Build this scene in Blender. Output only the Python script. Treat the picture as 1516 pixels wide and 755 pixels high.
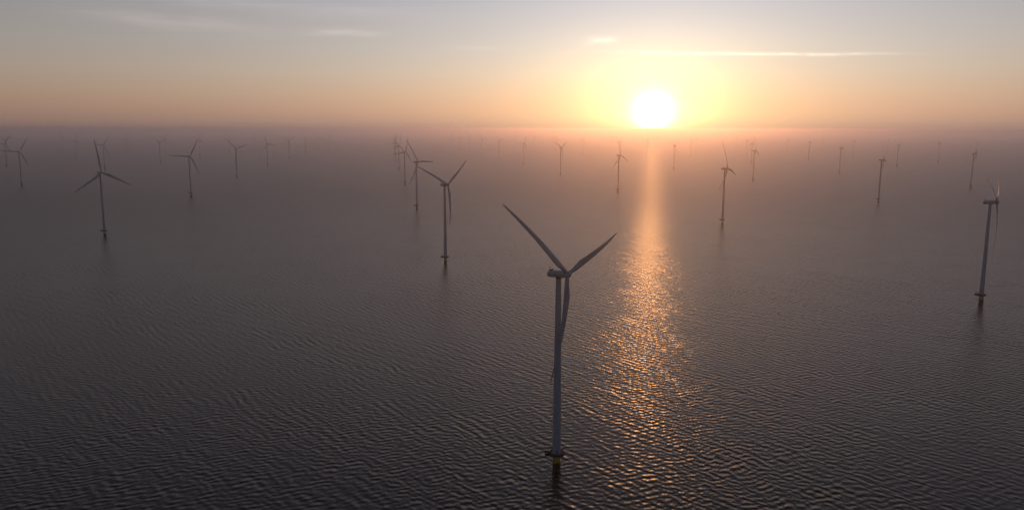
import bpy, bmesh, math, random
from mathutils import Vector, Matrix

for o in list(bpy.data.objects):
    bpy.data.objects.remove(o)
S = bpy.context.scene
COL = S.collection
R = math.radians
EARTH = 7.326e6            # earth radius, lengthened for the bending of light along the sea

# ------------------------------------------------------------------ camera
CAM_H = 193.93
cd = bpy.data.cameras.new('camera')
cd.sensor_fit = 'HORIZONTAL'
cd.sensor_width = 36.0
cd.lens = 36.0 * 1168.9 / 1516.0
cd.clip_start = 1.0
cd.clip_end = 200000.0
cam = bpy.data.objects.new('camera', cd)
COL.objects.link(cam)
PITCH, ROLL = 0.15837, 0.002335
cam.matrix_world = (Matrix.Translation((0, 0, CAM_H)) @ Matrix.Rotation(math.pi/2 - PITCH, 4, 'X')
                    @ Matrix.Rotation(ROLL, 4, 'Z'))
S.camera = cam

# ------------------------------------------------------------------ sun and sky
SUN_AZ, SUN_EL = R(9.96), R(1.14)
SUN = Vector((math.sin(SUN_AZ)*math.cos(SUN_EL), math.cos(SUN_AZ)*math.cos(SUN_EL), math.sin(SUN_EL)))
sl = bpy.data.lights.new('sun', 'SUN')
sl.energy = 0.27
sl.angle = R(1.2)          # the disc spread by the mist
sl.color = (1.0, 0.40, 0.12)
so = bpy.data.objects.new('sun', sl)
COL.objects.link(so)
so.location = (1000, 4000, 900)
so.rotation_euler = SUN.to_track_quat('Z', 'Y').to_euler()

class G:
    """small helper for wiring node trees"""
    def __init__(s, tree):
        s.t = tree; s.n = tree.nodes; s.l = tree.links
    def new(s, kind, **kw):
        n = s.n.new(kind)
        for k, v in kw.items():
            setattr(n, k, v)
        return n
    def put(s, sock, v):
        if isinstance(v, bpy.types.NodeSocket):
            s.l.new(v, sock)
        else:
            sock.default_value = v
    def m(s, op, a, b=None, c=None, clamp=False):
        n = s.n.new('ShaderNodeMath'); n.operation = op; n.use_clamp = clamp
        s.put(n.inputs[0], a)
        if b is not None: s.put(n.inputs[1], b)
        if c is not None: s.put(n.inputs[2], c)
        return n.outputs[0]
    def v(s, op, a, b=None):
        n = s.n.new('ShaderNodeVectorMath'); n.operation = op
        s.put(n.inputs[0], a)
        if b is not None: s.put(n.inputs[1], b)
        return n.outputs['Value'] if op in ('DOT_PRODUCT', 'LENGTH') else n.outputs[0]
    def scale(s, col, f):
        n = s.n.new('ShaderNodeVectorMath'); n.operation = 'SCALE'
        s.put(n.inputs[0], col); s.put(n.inputs['Scale'], f)
        return n.outputs[0]
    def ramp(s, fac, stops, interp='LINEAR'):
        n = s.n.new('ShaderNodeValToRGB'); cr = n.color_ramp; cr.interpolation = interp
        while len(cr.elements) < len(stops): cr.elements.new(0.5)
        for e, (p, c) in zip(cr.elements, stops):
            e.position = p; e.color = tuple(c) + (1,)
        s.put(n.inputs[0], fac)
        return n.outputs[0]
    def mix(s, f, a, b):
        n = s.n.new('ShaderNodeMix'); n.data_type = 'RGBA'
        s.put(n.inputs[0], f); s.put(n.inputs[6], a); s.put(n.inputs[7], b)
        return n.outputs[2]
    def smooth(s, x, a, b):
        n = s.n.new('ShaderNodeMapRange'); n.interpolation_type = 'SMOOTHSTEP'
        s.put(n.inputs[0], x); n.inputs[1].default_value = a; n.inputs[2].default_value = b
        return n.outputs[0]
    def noise(s, vec, scale, detail=3.0, rough=0.5, dist=0.0):
        n = s.n.new('ShaderNodeTexNoise')
        s.put(n.inputs['Vector'], vec); n.inputs['Scale'].default_value = scale
        n.inputs['Detail'].default_value = detail; n.inputs['Roughness'].default_value = rough
        n.inputs['Distortion'].default_value = dist
        return n.outputs[0]
    def xyz(s, x, y, z):
        n = s.n.new('ShaderNodeCombineXYZ')
        s.put(n.inputs[0], x); s.put(n.inputs[1], y); s.put(n.inputs[2], z)
        return n.outputs[0]

W = bpy.data.worlds.new('World')
S.world = W
W.use_nodes = True
W.node_tree.nodes.clear()
g = G(W.node_tree)
out = g.new('ShaderNodeOutputWorld')
bg = g.new('ShaderNodeBackground')
g.l.new(bg.outputs[0], out.inputs[0])
SKY_STRENGTH = 0.10
bg.inputs[1].default_value = SKY_STRENGTH
tc = g.new('ShaderNodeTexCoord').outputs['Generated']
d = g.v('NORMALIZE', tc)
sp = g.new('ShaderNodeSeparateXYZ'); g.l.new(d, sp.inputs[0])
dx, dy, dz = sp.outputs
el = g.m('MULTIPLY', g.m('ARCSINE', dz), 180/math.pi)                 # elevation in degrees
az = g.m('MULTIPLY', g.m('ARCTAN2', dx, dy), 180/math.pi)             # azimuth in degrees
ang = g.m('MULTIPLY', g.m('ARCCOSINE', g.m('MINIMUM', g.v('DOT_PRODUCT', d, tuple(SUN)), 0.9999999)), 180/math.pi)
# Nishita sky: the clear air high up and behind the camera
nish = g.new('ShaderNodeTexSky', sky_type='NISHITA')
nish.sun_disc = False
nish.sun_elevation = SUN_EL
nish.sun_rotation = SUN_AZ
nish.air_density = 1.0
nish.dust_density = 1.5
nish.ozone_density = 1.5
sky = g.v('MULTIPLY', nish.outputs[0], (.90, .94, 1.22))
K = 1.0 / SKY_STRENGTH
def kc(c, f=1.0): return tuple(x*f*K for x in c)
# the low misty air: colour by elevation, brighter towards the sun's side
def st(e): return (e + 2.0)/47.0
e01 = g.m('DIVIDE', g.m('ADD', el, 2.0), 47.0, clamp=True)
mist = g.ramp(e01, [(st(-2), (.165,.116,.112)), (st(0.0), (.245,.163,.145)), (st(0.6), (.335,.214,.168)), (st(1.4), (.410,.262,.190)),
                    (st(2.4), (.440,.312,.226)), (st(3.8), (.440,.356,.285)), (st(5.5), (.402,.362,.330)),
                    (st(8.5), (.342,.330,.348)), (st(14), (.225,.222,.255)), (st(24), (.170,.168,.20)), (st(45), (.125,.125,.155))])
side = g.m('EXPONENT', g.m('MULTIPLY', g.m('POWER', g.m('DIVIDE', ang, 34.0), 1.6), -1.0))
mist = g.scale(mist, g.m('MULTIPLY', g.m('ADD', g.m('MULTIPLY', side, 0.95), 0.62), K))
low = g.smooth(el, 70.0, 30.0)
low = g.m('MULTIPLY', low, g.smooth(ang, 120.0, 40.0))
sky = g.mix(low, sky, mist)
# glow round the sun: wide orange, yellow aureole, white core
eln = g.m('MAXIMUM', el, -1.0)
def gauss(w, p=2.0): return g.m('EXPONENT', g.m('MULTIPLY', g.m('POWER', g.m('DIVIDE', ang, w), p), -1.0))
def add(a, b): return g.v('ADD', a, b)
air = g.smooth(el, -0.6, 1.1)                                          # the mist over the sea dims the glow
air = g.m('ADD', g.m('MULTIPLY', air, 0.45), 0.55)
wide = g.ramp(g.m('DIVIDE', g.m('ADD', el, 2.0), 14.0, clamp=True), [(2/14, (1.0,.47,.11)), (4/14, (.86,.43,.13)), (6/14, (.62,.41,.20)), (8.5/14, (.45,.36,.26)), (12/14, (.28,.26,.26))])
glow = g.scale(wide, g.m('MULTIPLY', gauss(12.0, 1.3), 0.85*K))
flat = g.m('SQRT', g.m('ADD', g.m('POWER', g.m('SUBTRACT', az, math.degrees(SUN_AZ)), 2.0), g.m('POWER', g.m('MULTIPLY', g.m('SUBTRACT', el, math.degrees(SUN_EL)), 1.5), 2.0)))
flat = g.m('MAXIMUM', flat, ang)
def halo(w, p): return g.m('EXPONENT', g.m('MULTIPLY', g.m('POWER', g.m('DIVIDE', flat, w), p), -1.0))
glow = add(glow, g.scale(kc((.84,.68,.26)), halo(3.4, 1.5)))
glow = add(glow, g.scale(kc((.45,.30,.10)), halo(6.6, 1.6)))
sky = add(sky, g.scale(glow, air))
core = g.scale(kc((4.2,3.7,3.0)), gauss(0.90, 1.7))
core = add(core, g.scale(kc((40.,26.,14.)), g.smooth(ang, 0.34, 0.24)))
sky = add(sky, core)
# thin clouds, as directions in the sky
def cloud(a0, e0, wa, we, tilt, col, seed, ns, soft=0.6):
    global sky
    x = g.m('SUBTRACT', az, a0); y = g.m('SUBTRACT', g.m('SUBTRACT', el, e0), g.m('MULTIPLY', x, tilt))
    n1 = g.noise(g.xyz(g.m('MULTIPLY', x, ns[0]), g.m('MULTIPLY', y, ns[1]), seed), 1.0, 4.0, 0.6)
    n0 = g.noise(g.xyz(g.m('MULTIPLY', x, ns[0]*.6), seed, 0.0), 1.0, 3.0, 0.6)
    y = g.m('ADD', y, g.m('MULTIPLY', g.m('SUBTRACT', n0, 0.5), we*1.6))
    r = g.m('ADD', g.m('POWER', g.m('ABSOLUTE', g.m('DIVIDE', x, wa)), 3.0), g.m('POWER', g.m('ABSOLUTE', g.m('DIVIDE', y, we)), 1.7))
    mask = g.m('MULTIPLY', g.m('EXPONENT', g.m('MULTIPLY', r, -1.0)), g.smooth(n1, 0.5 - soft*.5, 0.5 + soft*.3))
    sky = add(sky, g.scale(kc(col), mask))
cloud(16.4, 5.02, 7.6, .095, -0.030, (.42,.40,.32), 3.1, (.55, 3.0), .75)        # the long thin streak right of the sun
cloud(6.2, 6.05, 1.15, .26, 0.10, (.28,.22,.17), 8.4, (.9, 3.0), .8)             # small wisp above the sun
cloud(-11.7, 6.45, 2.5, .20, 0.02, (.11,.095,.08), 5.7, (.5, 3.5), .9)
cloud(-22.5, 6.75, 5.5, .42, -0.05, (.085,.07,.062), 1.9, (.3, 3.0), .9)
cloud(-2.8, 5.6, 1.6, .13, 0.0, (.055,.045,.040), 9.3, (.5, 3.0), .9)
cloud(-16.0, 8.0, 9.0, .45, -0.02, (.065,.058,.052), 12.9, (.25, 2.2), 1.0)
g.put(bg.inputs[0], sky)

vs = S.view_settings
vs.view_transform = 'Standard'
vs.look = 'None'
vs.exposure = 0.0
vs.gamma = 1.0
vs.use_curve_mapping = False
S.cycles.volume_bounces = 1
S.cycles.max_bounces = 6
S.cycles.use_denoising = True
S.cycles.sample_clamp_indirect = 4.0

# ------------------------------------------------------------------ helpers
def mat(name):
    m = bpy.data.materials.new(name); m.use_nodes = True
    gg = G(m.node_tree)
    return m, gg, m.node_tree.nodes['Principled BSDF']

def link(name, bm, m, parent=None, smooth=True):
    me = bpy.data.meshes.new(name)
    bmesh.ops.recalc_face_normals(bm, faces=bm.faces)
    bm.to_mesh(me); bm.free()
    me.materials.append(m)
    if smooth:
        me.shade_smooth()
        try: me.set_sharp_from_angle(angle=R(35))
        except Exception: pass
    ob = bpy.data.objects.new(name, me); COL.objects.link(ob)
    if parent: ob.parent = parent
    return ob

def lathe(bm, prof, seg=32, axis='Z', off=(0, 0, 0), cap=True):
    rings = []
    for r, z in prof:
        ring = []
        for i in range(seg):
            a = 2*math.pi*i/seg
            p = (r*math.cos(a), r*math.sin(a), z)
            if axis == 'Y': p = (p[0], z, p[1])
            ring.append(bm.verts.new(Vector(p) + Vector(off)))
        rings.append(ring)
    for a, b in zip(rings, rings[1:]):
        for i in range(seg):
            j = (i+1) % seg
            bm.faces.new((a[i], a[j], b[j], b[i]))
    if cap:
        bm.faces.new(rings[0]); bm.faces.new(rings[-1])

def bar(bm, a, b, r, seg=8):
    a, b = Vector(a), Vector(b)
    q = (b-a).to_track_quat('Z', 'Y')
    A, B = [], []
    for i in range(seg):
        t = 2*math.pi*i/seg
        w = q @ Vector((r*math.cos(t), r*math.sin(t), 0))
        A.append(bm.verts.new(a+w)); B.append(bm.verts.new(b+w))
    for i in range(seg):
        j = (i+1) % seg
        bm.faces.new((A[i], A[j], B[j], B[i]))
    bm.faces.new(A); bm.faces.new(B)

def box(bm, c, s, bevel=0.0):
    r = bmesh.ops.create_cube(bm, size=1.0, matrix=Matrix.Translation(c) @ Matrix.Diagonal((*s, 1)))
    if bevel:
        es = {e for v in r['verts'] for e in v.link_edges}
        bmesh.ops.bevel(bm, geom=list(es), offset=bevel, segments=3, affect='EDGES', profile=.6)

# ------------------------------------------------------------------ materials
def painted(name, col, rough, dirt=0.12, scale=0.25):
    m, q, b = mat(name)
    p = q.new('ShaderNodeTexCoord').outputs['Object']
    st_ = q.v('MULTIPLY', p, (1.0, 1.0, 0.12))
    n = q.noise(st_, scale, 5.0, 0.6)
    f = q.smooth(n, 0.35, 0.75)
    c2 = tuple(x*(1-dirt)*k for x, k in zip(col, (.98, .96, .92)))
    q.put(b.inputs['Base Color'], q.mix(f, col + (1,), c2 + (1,)))
    q.put(b.inputs['Roughness'], q.m('ADD', q.m('MULTIPLY', f, 0.1), rough))
    return m
M_white = painted('turbine_white_paint', (.62, .62, .66), .38)
M_blade = painted('blade_gelcoat', (.56, .56, .60), .32, .08)
M_grey = painted('grey_steel', (.22, .225, .23), .5, .25, 1.5)
M_dark = painted('dark_steel', (.07, .07, .072), .55, .2, 1.5)
# yellow transition piece, stained brown by the water towards the foot
M_yellow, q, b = mat('yellow_foundation_paint')
p = q.new('ShaderNodeTexCoord').outputs['Object']
s3 = q.new('ShaderNodeSeparateXYZ'); q.l.new(p, s3.inputs[0])
n = q.noise(q.v('MULTIPLY', p, (1, 1, .3)), .9, 5.0, .65)
hh = q.m('ADD', s3.outputs[2], q.m('MULTIPLY', q.m('SUBTRACT', n, .5), 3.0))
f = q.smooth(hh, 6.4, 4.9)
q.put(b.inputs['Base Color'], q.mix(f, (.78, .53, .03, 1), (.060, .042, .018, 1)))
b.inputs['Roughness'].default_value = .6

# ------------------------------------------------------------------ water
def sea_z(x, y): return -(x*x + y*y)/(2*EARTH)
M_water, q, b = mat('lake_water')
p = q.new('ShaderNodeNewGeometry').outputs['Position']
rng = random.Random(5)
sx = q.new('ShaderNodeSeparateXYZ'); q.l.new(p, sx.inputs[0])
warp1 = q.noise(p, 1/60.0, 2.0, .5)
warp2 = q.noise(q.v('ADD', p, (371.0, 93.0, 12.0)), 1/45.0, 2.0, .5)
px = q.m('ADD', sx.outputs[0], q.m('MULTIPLY', q.m('SUBTRACT', warp1, .5), 13.0))
py = q.m('ADD', sx.outputs[1], q.m('MULTIPLY', q.m('SUBTRACT', warp2, .5), 13.0))
# wind waves: a sum of crossing wave trains, kept as exact surface slopes so that far water stays as rough as near water
trains = []
for i in range(3): trains.append((rng.gauss(50, 14), rng.uniform(10.0, 17.0), .30))
for i in range(12): trains.append((rng.gauss(52, 15), rng.uniform(3.5, 7.2), .9))
for i in range(11): trains.append((rng.gauss(-29, 16), rng.uniform(3.4, 6.6), .85))
for i in range(12): trains.append((rng.uniform(0, 360), rng.uniform(1.2, 3.2), .6))
tot = math.sqrt(sum(w*w for _, _, w in trains))
gx = gy = None
for deg, lam, w in trains:
    k = 2*math.pi/lam
    kx, ky = k*math.sin(R(deg)), k*math.cos(R(deg))
    ph = q.m('ADD', q.m('MULTIPLY_ADD', px, kx, rng.uniform(0, 6.28)), q.m('MULTIPLY', py, ky))
    s_ = q.m('COSINE', ph)
    a = 0.122*math.sqrt(2)*w/tot
    ax, ay = a*math.sin(R(deg)), a*math.cos(R(deg))
    gx = q.m('MULTIPLY', s_, ax) if gx is None else q.m('MULTIPLY_ADD', s_, ax, gx)
    gy = q.m('MULTIPLY', s_, ay) if gy is None else q.m('MULTIPLY_ADD', s_, ay, gy)
# gusts: patches of rougher and calmer water
gust = q.noise(q.v('ADD', p, (50., 9., 0.)), 1/130.0, 3.0, .55)
gf = q.m('ADD', q.m('MULTIPLY', q.smooth(gust, .3, .7), .6), .65)
nn = q.new('ShaderNodeTexNoise')
q.l.new(p, nn.inputs['Vector']); nn.inputs['Scale'].default_value = .75
nn.inputs['Detail'].default_value = 3.0; nn.inputs['Roughness'].default_value = .65
ns_ = q.new('ShaderNodeSeparateXYZ'); q.l.new(nn.outputs['Color'], ns_.inputs[0])
gx = q.m('MULTIPLY', q.m('MULTIPLY_ADD', q.m('SUBTRACT', ns_.outputs[0], .5), 0.26, gx), gf)
gy = q.m('MULTIPLY', q.m('MULTIPLY_ADD', q.m('SUBTRACT', ns_.outputs[1], .5), 0.26, gy), gf)
calm = q.m('SUBTRACT', 1.0, q.m('MULTIPLY', q.smooth(q.v('LENGTH', p), 600.0, 2600.0), 0.30))
gx = q.m('MULTIPLY', gx, calm); gy = q.m('MULTIPLY', gy, calm)
nrm = q.v('NORMALIZE', q.xyz(q.m('MULTIPLY', gx, -1.0), q.m('MULTIPLY', gy, -1.0), 1.0))
q.l.new(nrm, b.inputs['Normal'])
b.inputs['Base Color'].default_value = (.010, .012, .012, 1)
# small waves too fine to see one by one out on the open water count as roughness there
dist = q.v('LENGTH', p)
far = q.smooth(dist, 600.0, 2600.0)
q.put(b.inputs['Roughness'], q.m('MULTIPLY_ADD', far, 0.11, 0.275))
b.inputs['IOR'].default_value = 1.33

bm = bmesh.new()
SEG = 240
radii = [0.0]
r = 30.0
while r < 60000.0:
    radii.append(r); r *= 1.09
radii.append(60000.0)
c0 = bm.verts.new((0, 0, 0))
prev = None
for r in radii[1:]:
    ring = []
    for i in range(SEG):
        a = 2*math.pi*i/SEG
        ring.append(bm.verts.new((r*math.cos(a), r*math.sin(a), sea_z(r, 0))))
    for i in range(SEG):
        j = (i+1) % SEG
        if prev is None: bm.faces.new((c0, ring[i], ring[j]))
        else: bm.faces.new((prev[i], ring[i], ring[j], prev[j]))
    prev = ring
water = link('water', bm, M_water)
water['kind'] = 'structure'

# ------------------------------------------------------------------ haze
mh = bpy.data.materials.new('haze_air'); mh.use_nodes = True
q = G(mh.node_tree); mh.node_tree.nodes.clear()
mo = q.new('ShaderNodeOutputMaterial')
pv = q.new('ShaderNodeVolumePrincipled')
pv.inputs['Color'].default_value = (.99,.90,.97,1)
pv.inputs['Density'].default_value = 0.000125
pv.inputs['Anisotropy'].default_value = 0.855
q.l.new(pv.outputs[0], mo.inputs['Volume'])
bm = bmesh.new()
zb, zt = sea_z(60000, 0) - 1.0, CAM_H + 7.0
box(bm, (0, 0, (zb+zt)/2), (122000, 122000, zt-zb))
haze = link('haze', bm, mh, smooth=False)
haze['kind'] = 'stuff'

# ------------------------------------------------------------------ wind turbine
HUB_H, ROTOR, OVER, TILT, BEND = 115.0, 60.57, 6.03, R(5), 5.25

def blade_bm():
    """blade along +Z from the hub centre, upwind = -Y (so the bend goes to +Y), leading edge on +X"""
    bm = bmesh.new()
    N, P = 30, 20
    rings = []
    for i in range(N+1):
        t = i/N
        r = 1.3 + (ROTOR-1.3)*t**1.15
        u = r/ROTOR
        if u < .05: chord, th = 2.3, 1.0
        else:
            if u < .2:
                k = (u-.05)/.15; k = k*k*(3-2*k); chord = 2.3 + 2.2*k; th = 1.0 + (.34-1.0)*k
            else:
                k = (u-.2)/.8; chord = 4.5*(1-k)**.92 + .75*k; th = .34 - .2*min(1, k*1.6)
            if u > .96: chord *= max(.12, math.sqrt(max(0, 1-((u-.96)/.04)**2)))
        tw = R(13)*(1-u)**2 + R(2)
        bend = (BEND + 2.5)*u**2.2 - 2.5*u          # blades coned upwind, bent back by the wind
        circ = 1.0 if u < .05 else max(0., 1-(u-.05)/.15)
        ring = []
        for j in range(P):
            a = 2*math.pi*j/P
            xc = .5 + .5*math.cos(a)                   # 1 = trailing .. 0 = leading
            y = .5*math.sin(a)
            foil = math.copysign(1, math.sin(a))*2.6*(0.2969*math.sqrt(xc) - .126*xc - .3516*xc**2 + .2843*xc**3 - .1015*xc**4) if 0 < j < P else 0
            yy = circ*y + (1-circ)*foil*.95
            X = (.5*circ + .32*(1-circ) - xc)*chord
            Y = yy*chord*th
            xr = X*math.cos(tw) - Y*math.sin(tw); yr = X*math.sin(tw) + Y*math.cos(tw)
            ring.append(bm.verts.new((xr, yr + bend, r)))
        rings.append(ring)
    for a, b_ in zip(rings, rings[1:]):
        for j in range(P):
            k = (j+1) % P
            bm.faces.new((a[j], a[k], b_[k], b_[j]))
    bm.faces.new(rings[0]); bm.faces.new(rings[-1])
    return bm

def make_turbine():
    root = bpy.data.objects.new('wind_turbine', None); COL.objects.link(root)
    root.empty_display_size = 5
    # foundation: yellow transition piece standing in the water
    bm = bmesh.new()
    lathe(bm, [(2.25, -6), (2.25, 9.0), (2.6, 9.1), (2.6, 9.5), (2.4, 9.55), (2.4, 10.2)], 36)
    tp = link('transition_piece', bm, M_yellow, root)
    bm = bmesh.new()                                     # boat landing, two fender tubes and rungs
    for x in (-.9, .9):
        bar(bm, (x, -3.25, -3), (x, -3.25, 8.2), .2)
        for z in (.8, 4.2, 7.6): bar(bm, (x, -3.25, z), (x*.8, -2.05, z), .14)
    for k in range(16): bar(bm, (-.35, -3.0, .3+k*.6), (.35, -3.0, .3+k*.6), .04, 6)
    for x in (-.35, .35): bar(bm, (x, -3.0, -1), (x, -3.0, 10.3), .06, 6)
    link('boat_landing', bm, M_yellow, tp)
    # platform with railing
    bm = bmesh.new()
    lathe(bm, [(2.41, 10.0), (4.7, 10.0), (4.7, 10.75), (2.41, 10.75)], 32, cap=False)
    box(bm, (-5.0, 0, 10.37), (3.4, 5.0, .72), .04)
    for k in range(8):
        a = 2*math.pi*(k+.5)/8
        bar(bm, (2.3*math.cos(a), 2.3*math.sin(a), 8.6), (4.4*math.cos(a), 4.4*math.sin(a), 10.1), .12)
    pl = link('platform', bm, M_dark, root)
    bm = bmesh.new()
    pts = []
    for k in range(33):
        a = math.pi*5/6*-1 + 2*math.pi*k/32*(5/6)
        pts.append(Vector((4.6*math.cos(a), 4.6*math.sin(a), 0)))
    pts = [Vector((-6.6, -2.4, 0))] + pts + [Vector((-6.6, 2.4, 0))]
    pts.append(pts[0].copy())
    for z in (11.3, 11.85):
        for a_, b_ in zip(pts, pts[1:]):
            bar(bm, a_ + Vector((0, 0, z)), b_ + Vector((0, 0, z)), .05, 5)
    for a_, b_ in zip(pts, pts[1:]):                      # mesh kick panels along the foot of the railing
        c_ = (a_+b_)/2; d_ = b_-a_
        r_ = bmesh.ops.create_cube(bm, size=1.0, matrix=Matrix.Translation(c_ + Vector((0, 0, 11.0))) @ Matrix.Rotation(math.atan2(d_.y, d_.x), 4, 'Z') @ Matrix.Diagonal((d_.length*.96, .04, .5, 1)))
    for a_ in pts[:-1:2]:
        bar(bm, a_ + Vector((0, 0, 10.7)), a_ + Vector((0, 0, 11.85)), .05, 5)
    link('railing', bm, M_dark, pl)
    bm = bmesh.new()                                     # davit crane and switch box on the platform
    bar(bm, (-5.2, 1.2, 10.7), (-5.2, 1.2, 13.6), .16); bar(bm, (-5.2, 1.2, 13.5), (-7.2, 1.6, 14.1), .12)
    link('davit_crane', bm, M_dark, pl)
    bm = bmesh.new()
    box(bm, (-4.2, -1.1, 11.6), (1.5, 1.0, 1.7), .06)
    link('equipment_box', bm, M_dark, pl)
    # tower
    bm = bmesh.new()
    prof = []
    z0, z1 = 10.4, HUB_H - 2.2
    for k in range(27):
        t = k/26
        prof.append((2.50 + (1.52-2.50)*t, z0 + (z1-z0)*t))
        if k in (7, 14, 20):                              # flanges between the tower sections
            rr, zz = prof[-1]
            prof += [(rr+.03, zz+.02), (rr+.03, zz+.28), (rr, zz+.3)]
    lathe(bm, prof, 40)
    tw = link('tower', bm, M_white, root)
    bm = bmesh.new()
    box(bm, (0, -2.47, 12.1), (1.0, .12, 2.3), .03)
    link('door', bm, M_grey, tw)
    # nacelle: local frame, upwind = -Y
    bm = bmesh.new()
    lathe(bm, [(1.5, 6.9), (1.80, 6.7), (1.95, 6.3), (2.0, 4.0), (2.0, -1.6), (2.0, -2.0)], 36, 'Y')
    nac = link('nacelle', bm, M_white, root)
    bm = bmesh.new()
    lathe(bm, [(1.9, -1.9), (2.14, -2.05), (2.17, -2.3), (2.17, -3.6), (2.08, -3.85), (1.8, -3.95)], 40, 'Y')
    link('generator_ring', bm, M_white, nac)
    bm = bmesh.new()
    lathe(bm, [(1.75, 0), (1.60, 1.1), (1.60, 1.9)], 28, 'Z', (0, 0, -2.8))
    link('yaw_bearing', bm, M_grey, nac)
    bm = bmesh.new()
    box(bm, (0, 4.9, 2.1), (2.4, 1.2, .8), .12)
    link('cooler', bm, M_grey, nac)
    bm = bmesh.new()
    bar(bm, (.7, 6.0, 1.6), (.7, 6.0, 3.4), .06); bar(bm, (-.7, 6.0, 1.6), (-.7, 6.0, 3.4), .06)
    bar(bm, (-.7, 6.0, 3.0), (.7, 6.0, 3.0), .05); box(bm, (.7, 6.0, 3.5), (.3, .3, .3)); box(bm, (-.7, 6.0, 3.5), (.3, .3, .3))
    link('weather_mast', bm, M_grey, nac)
    bm = bmesh.new()
    lathe(bm, [(2.0, 1.95), (2.05, 1.0), (2.0, -.6), (1.75, -1.5), (1.2, -2.15), (.5, -2.5), (.05, -2.55)], 36, 'Y')
    hub = link('hub', bm, M_white, root)
    bl = [link('blade', blade_bm(), M_blade, root)]
    for k in range(2):
        c = bl[0].copy(); COL.objects.link(c); c.parent = root; bl.append(c)
    return root

def children(o): return [c for c in bpy.data.objects if c.parent == o]

def copy_turbine(src):
    r_ = src.copy(); COL.objects.link(r_)
    for ch in children(src):
        c = ch.copy(); COL.objects.link(c); c.parent = r_
        for gc in children(ch):
            d_ = gc.copy(); COL.objects.link(d_); d_.parent = c
    return r_

def pose(root, x, y, phase, yaw):
    """phase: turn of the rotor; yaw: compass bearing the hub faces, clockwise from +Y"""
    root.location = (x, y, sea_z(x, y))
    ya, ph = R(yaw), R(phase)
    n = Vector((math.sin(ya)*math.cos(TILT), math.cos(ya)*math.cos(TILT), math.sin(TILT)))
    u = Vector((math.cos(ya), -math.sin(ya), 0))
    v = u.cross(n)
    if v.z < 0: v = -v
    base = Matrix((( -u.x, -n.x, v.x), (-u.y, -n.y, v.y), (-u.z, -n.z, v.z)))   # columns X, Y, Z
    top = Vector((0, 0, HUB_H))
    k = 0
    for c in children(root):
        nm = c.name.split('.')[0]
        if nm == 'nacelle': c.matrix_local = Matrix.Translation(top) @ base.to_4x4()
        elif nm == 'hub': c.matrix_local = Matrix.Translation(top + n*OVER) @ base.to_4x4()
        elif nm == 'blade':
            rot = Matrix.Rotation(-(ph + k*2*math.pi/3), 3, 'Y'); k += 1
            c.matrix_local = Matrix.Translation(top + n*OVER) @ (base @ rot).to_4x4()


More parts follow.
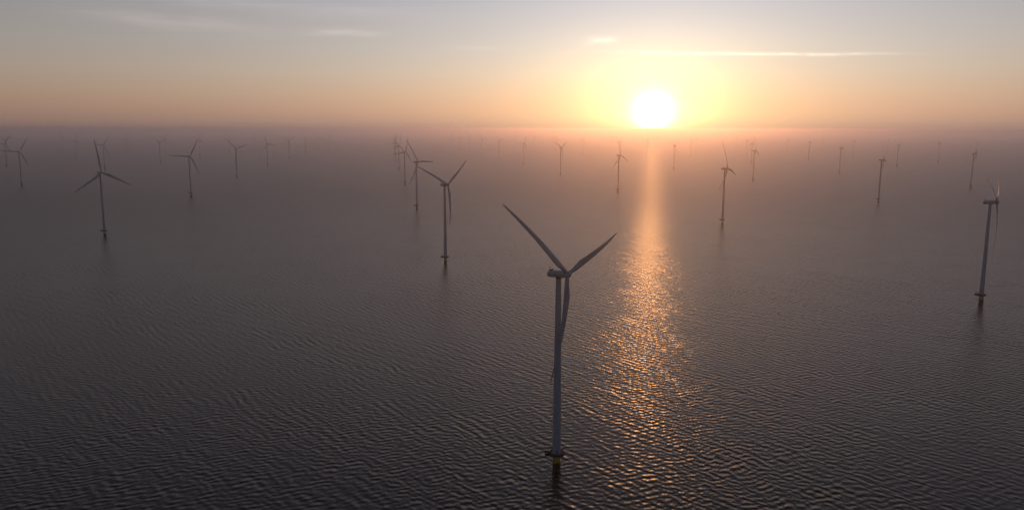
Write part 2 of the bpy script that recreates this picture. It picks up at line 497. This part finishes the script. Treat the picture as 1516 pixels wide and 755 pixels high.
# east, north, rotor turn, bearing, label
TURBINES = [
    (25.8, 429.0, 46.3, 131.1, "nearest and largest white turbine on a yellow foot, left of the sun's glitter path"),
    (529.5, 872.5, 61.2, 126.5, 'large side-on turbine on a yellow foot nearest the right edge of the water'),
    (-96.4, 1128.7, 62.8, 126.5, 'second nearest turbine, left of the foreground one, Y rotor with one blade down'),
    (-736.6, 1416.1, 3.9, 127.5, 'large grey turbine at the left with one blade straight up and two spread low'),
    (432.0, 1612.1, 14.1, 125.7, 'mid-distance turbine right of the glitter path whose tall upper blade curves back at the tip'),
    (-230.1, 1902.0, 28.6, 125.7, 'turbine directly behind the second nearest one, one blade pointing level to the right'),
    (980.3, 2109.2, 10.9, 125.8, 'side-on turbine standing between the right-edge turbine and the glitter path, larger of those there'),
    (-914.3, 2247.7, 85.8, 126.6, 'dark turbine right of the big left one, with one blade level towards it'),
    (324.7, 2423.9, 8.0, 126.7, 'orange-tinted turbine just left of the top of the glitter path, one blade straight up'),
    (-371.4, 2740.1, 97.1, 125.7, 'second turbine in the file behind the second nearest one, one blade level left'),
    (1555.2, 2680.6, 14.9, 125.9, 'nearer turbine of the overlapping pair close to the right edge'),
    (909.7, 2989.4, 5.7, 126.1, 'nearest and tallest turbine of the three-turbine cluster right of the glitter path'),
    (-1651.7, 2663.2, 85.3, 126.5, 'mid-distance turbine near the left edge with one long blade level to the left'),
    (-1077.7, 3101.9, 46.0, 127.0, 'mid-distance turbine with wide lopsided Y rotor, right of the work boat'),
    (204.2, 3356.5, 61.4, 126.1, 'orange-brown turbine with a Y rotor standing directly above the foreground nacelle'),
    (-533.3, 3738.6, 102.0, 125.6, 'third turbine in the file behind the second nearest one, leaning blades crossing the next mast'),
    (1463.0, 3546.0, 15.9, 125.5, 'side-on turbine midway between the three-turbine cluster and the larger side-on one near right'),
    (777.0, 3816.6, 66.6, 125.7, 'pale orange turbine just right of the head of the glitter path, Y rotor'),
    (-1907.0, 3712.6, 84.1, 125.8, 'turbine directly behind the raised blade of the big grey left turbine'),
    (-1276.1, 4143.5, 15.8, 126.0, 'turbine right of the work boat, one blade up, one right and one low left'),
    (63.4, 4416.4, 88.0, 126.3, 'turbine with one blade level left and one up, between foreground blade tip and nacelle'),
    (2025.1, 4179.9, 20.8, 126.0, 'turbine just to the right of the larger side-on turbine, smaller and farther'),
    (-2526.9, 3964.8, 89.6, 125.5, 'turbine cut by the left edge, just in front of a faint Y-shaped rotor'),
    (-688.3, 4695.7, 106.2, 126.5, 'fourth turbine in the receding file left of centre, its mast overlapping farther ones'),
    (1394.1, 4630.0, 97.4, 126.3, 'middle turbine of the three-turbine cluster, half hidden behind its nearest member'),
    (-1990.5, 4494.5, 52.3, 125.6, 'Y-rotor turbine between the big grey left turbine and the dark one with a level blade'),
    (688.1, 5078.9, 88.5, 126.4, 'faint turbine hidden behind the raised blade of the turbine left of the glitter path'),
    (-1421.4, 5067.6, 60.2, 126.4, 'small turbine with a neat symmetric Y rotor, right of centre in the left field'),
    (-89.7, 5352.0, 42.2, 126.2, "small Y-rotor turbine directly above the foreground turbine's long left blade tip"),
    (2552.4, 4763.7, 73.7, 126.6, 'small lone turbine in the gap left of the last pair on the right'),
    (1918.1, 5146.9, 30.8, 126.7, 'small turbine second to the right of the three-turbine cluster, one blade level right'),
    (-2791.7, 5097.8, 102.7, 125.5, "small hazy turbine immediately left of the big grey left turbine's raised blade"),
    (-857.9, 5810.9, 86.1, 126.6, 'fifth turbine in the receding file left of centre, one blade level to the left'),
    (1318.9, 5889.8, 30.3, 126.2, 'small faint turbine, left of a close pair right of the glitter path'),
    (-2207.2, 5624.0, 105.0, 126.0, 'faint turbine just behind the raised blade of the dark turbine with a level blade'),
    (540.6, 6115.6, 104.5, 126.8, 'pale orange turbine midway between the Y rotor above the nacelle and the glitter path'),
    (-236.2, 6190.5, 42.5, 126.3, 'small turbine fourth from the left in the centre row, lopsided Y rotor'),
    (-3332.1, 5243.9, 57.1, 125.5, 'faint turbine at the left edge with a Y rotor, behind the left-edge turbines'),
    (1050.0, 6203.8, 87.7, 126.5, 'ghostly turbine straight under the sun at the head of the glitter path'),
    (2493.4, 5817.2, 82.2, 126.5, 'small turbine just right of the midway side-on turbine'),
    (1795.9, 6105.4, 32.2, 126.1, 'leftmost and smallest turbine of the three-turbine cluster right of the tall curved blade'),
    (-1601.6, 6169.6, 30.9, 126.4, 'small turbine next right of the neat symmetric Y rotor, one blade level right'),
    (3248.5, 5565.9, 79.4, 126.6, 'farther turbine of the overlapping pair close to the right edge'),
    (-3031.5, 6260.7, 98.1, 126.0, "small hazy turbine just right of the big grey left turbine's raised blade"),
    (-2348.0, 6619.9, 20.4, 126.2, 'faint turbine with the work boat at its foot'),
    (3008.7, 6384.1, 90.0, 126.4, 'faint turbine behind the raised blade of the larger side-on turbine near right'),
    (2306.6, 6682.8, 48.4, 126.6, 'small pinkish turbine first to the right of the three-turbine cluster'),
    (391.8, 7213.7, 87.4, 126.5, 'faint turbine just behind the left blade of the Y-rotor turbine above the foreground nacelle'),
    (-2897.0, 6647.4, 79.2, 126.4, 'faint small turbine touching the right blade tip of a nearer Y-rotor turbine'),
    (1654.1, 7147.9, 19.3, 126.4, 'fainter and farther turbine, right of a close pair right of the glitter path'),
    (-1760.6, 7238.2, 25.6, 126.4, 'faint turbine second from the right-hand end of the left field'),
    (-3681.2, 6521.9, 13.1, 126.2, 'faintest small turbine between the left-edge turbines and the big grey left turbine'),
    (-1099.1, 7424.3, 65.6, 126.4, 'farthest faint turbine at the end of the receding file left of centre'),
    (-404.3, 7579.2, 29.7, 126.6, 'small turbine third from the left in the centre row, one blade level to the right'),
    (-499.7, 7622.3, 105.2, 126.5, 'faint turbine second from the left in the centre row, one blade straight up'),
    (-2400.8, 7404.1, 89.8, 126.2, 'small faint turbine between two nearer ones, right of the work boat'),
    (212.0, 7782.3, 25.9, 126.6, 'very faint turbine left of the Y-rotor turbine above the foreground nacelle, one blade level right'),
    (2200.2, 7825.2, 85.1, 126.5, 'faintest turbine just right of the tall curved blade, left of a three-turbine cluster'),
    (2994.1, 7682.0, 86.3, 126.5, 'faint turbine third to the right of the three-turbine cluster, smaller than both its neighbours'),
    (-1895.0, 8230.4, 33.8, 126.5, 'faintest turbine at the right-hand end of the left field, before the open gap'),
    (1082.5, 8636.5, 27.7, 126.5, 'almost vanished turbine in the glare just left of the turbine by the glitter path'),
    (1570.8, 8691.1, 100.9, 126.5, "faintest turbine under the sun's right side, at the horizon"),
    (40.7, 9618.1, 23.7, 126.5, 'very faint far turbine behind the gap right of the long left blade tip'),
    (-726.7, 9649.8, 41.1, 126.5, 'farthest faint turbine at the left end of the centre row'),
]

proto = make_turbine()
for i, (x, y, ph, yaw, label) in enumerate(TURBINES):
    t_ = proto if i == 0 else copy_turbine(proto)
    pose(t_, x, y, ph, yaw)
    t_['label'] = label
    t_['category'] = 'wind turbine'
    t_['group'] = 'wind turbines standing in the water'

# ------------------------------------------------------------------ work boat lying by a far turbine
boat = bpy.data.objects.new('work_boat', None); COL.objects.link(boat)
BX, BY = -2352.0, 6597.9
boat.location = (BX, BY, sea_z(BX, BY))
boat.rotation_euler = (0, 0, R(4))
boat['label'] = 'small dark work boat lying at the foot of a far turbine'
boat['category'] = 'boat'
bm = bmesh.new()
secs = []
for x, w, z0_, z1_ in ((-13, 3.6, -.6, 2.2), (-11, 3.9, -1.2, 2.2), (-2, 4.0, -1.4, 2.3), (6, 3.6, -1.4, 2.8), (10, 2.2, -1.2, 3.3), (13, .3, -.2, 3.9)):
    secs.append([bm.verts.new(c) for c in ((x, -w, z1_), (x, -w*.8, .1), (x, -w*.25, z0_), (x, w*.25, z0_), (x, w*.8, .1), (x, w, z1_))])
for a, b_ in zip(secs, secs[1:]):
    for j in range(6):
        k = (j+1) % 6
        bm.faces.new((a[j], a[k], b_[k], b_[j]))
bm.faces.new(secs[0]); bm.faces.new(secs[-1])
hull = link('hull', bm, M_dark, boat)
bm = bmesh.new()
box(bm, (2.5, 0, 4.4), (6.5, 5.2, 4.0), .3)
box(bm, (2.0, 0, 7.4), (4.0, 4.2, 2.1), .25)
cab = link('wheelhouse', bm, M_grey, boat)
bm = bmesh.new()
bar(bm, (1.5, 0, 8.4), (1.2, 0, 13.0), .14); bar(bm, (1.3, -1.3, 11.0), (1.3, 1.3, 11.0), .08)
link('mast', bm, M_grey, boat)
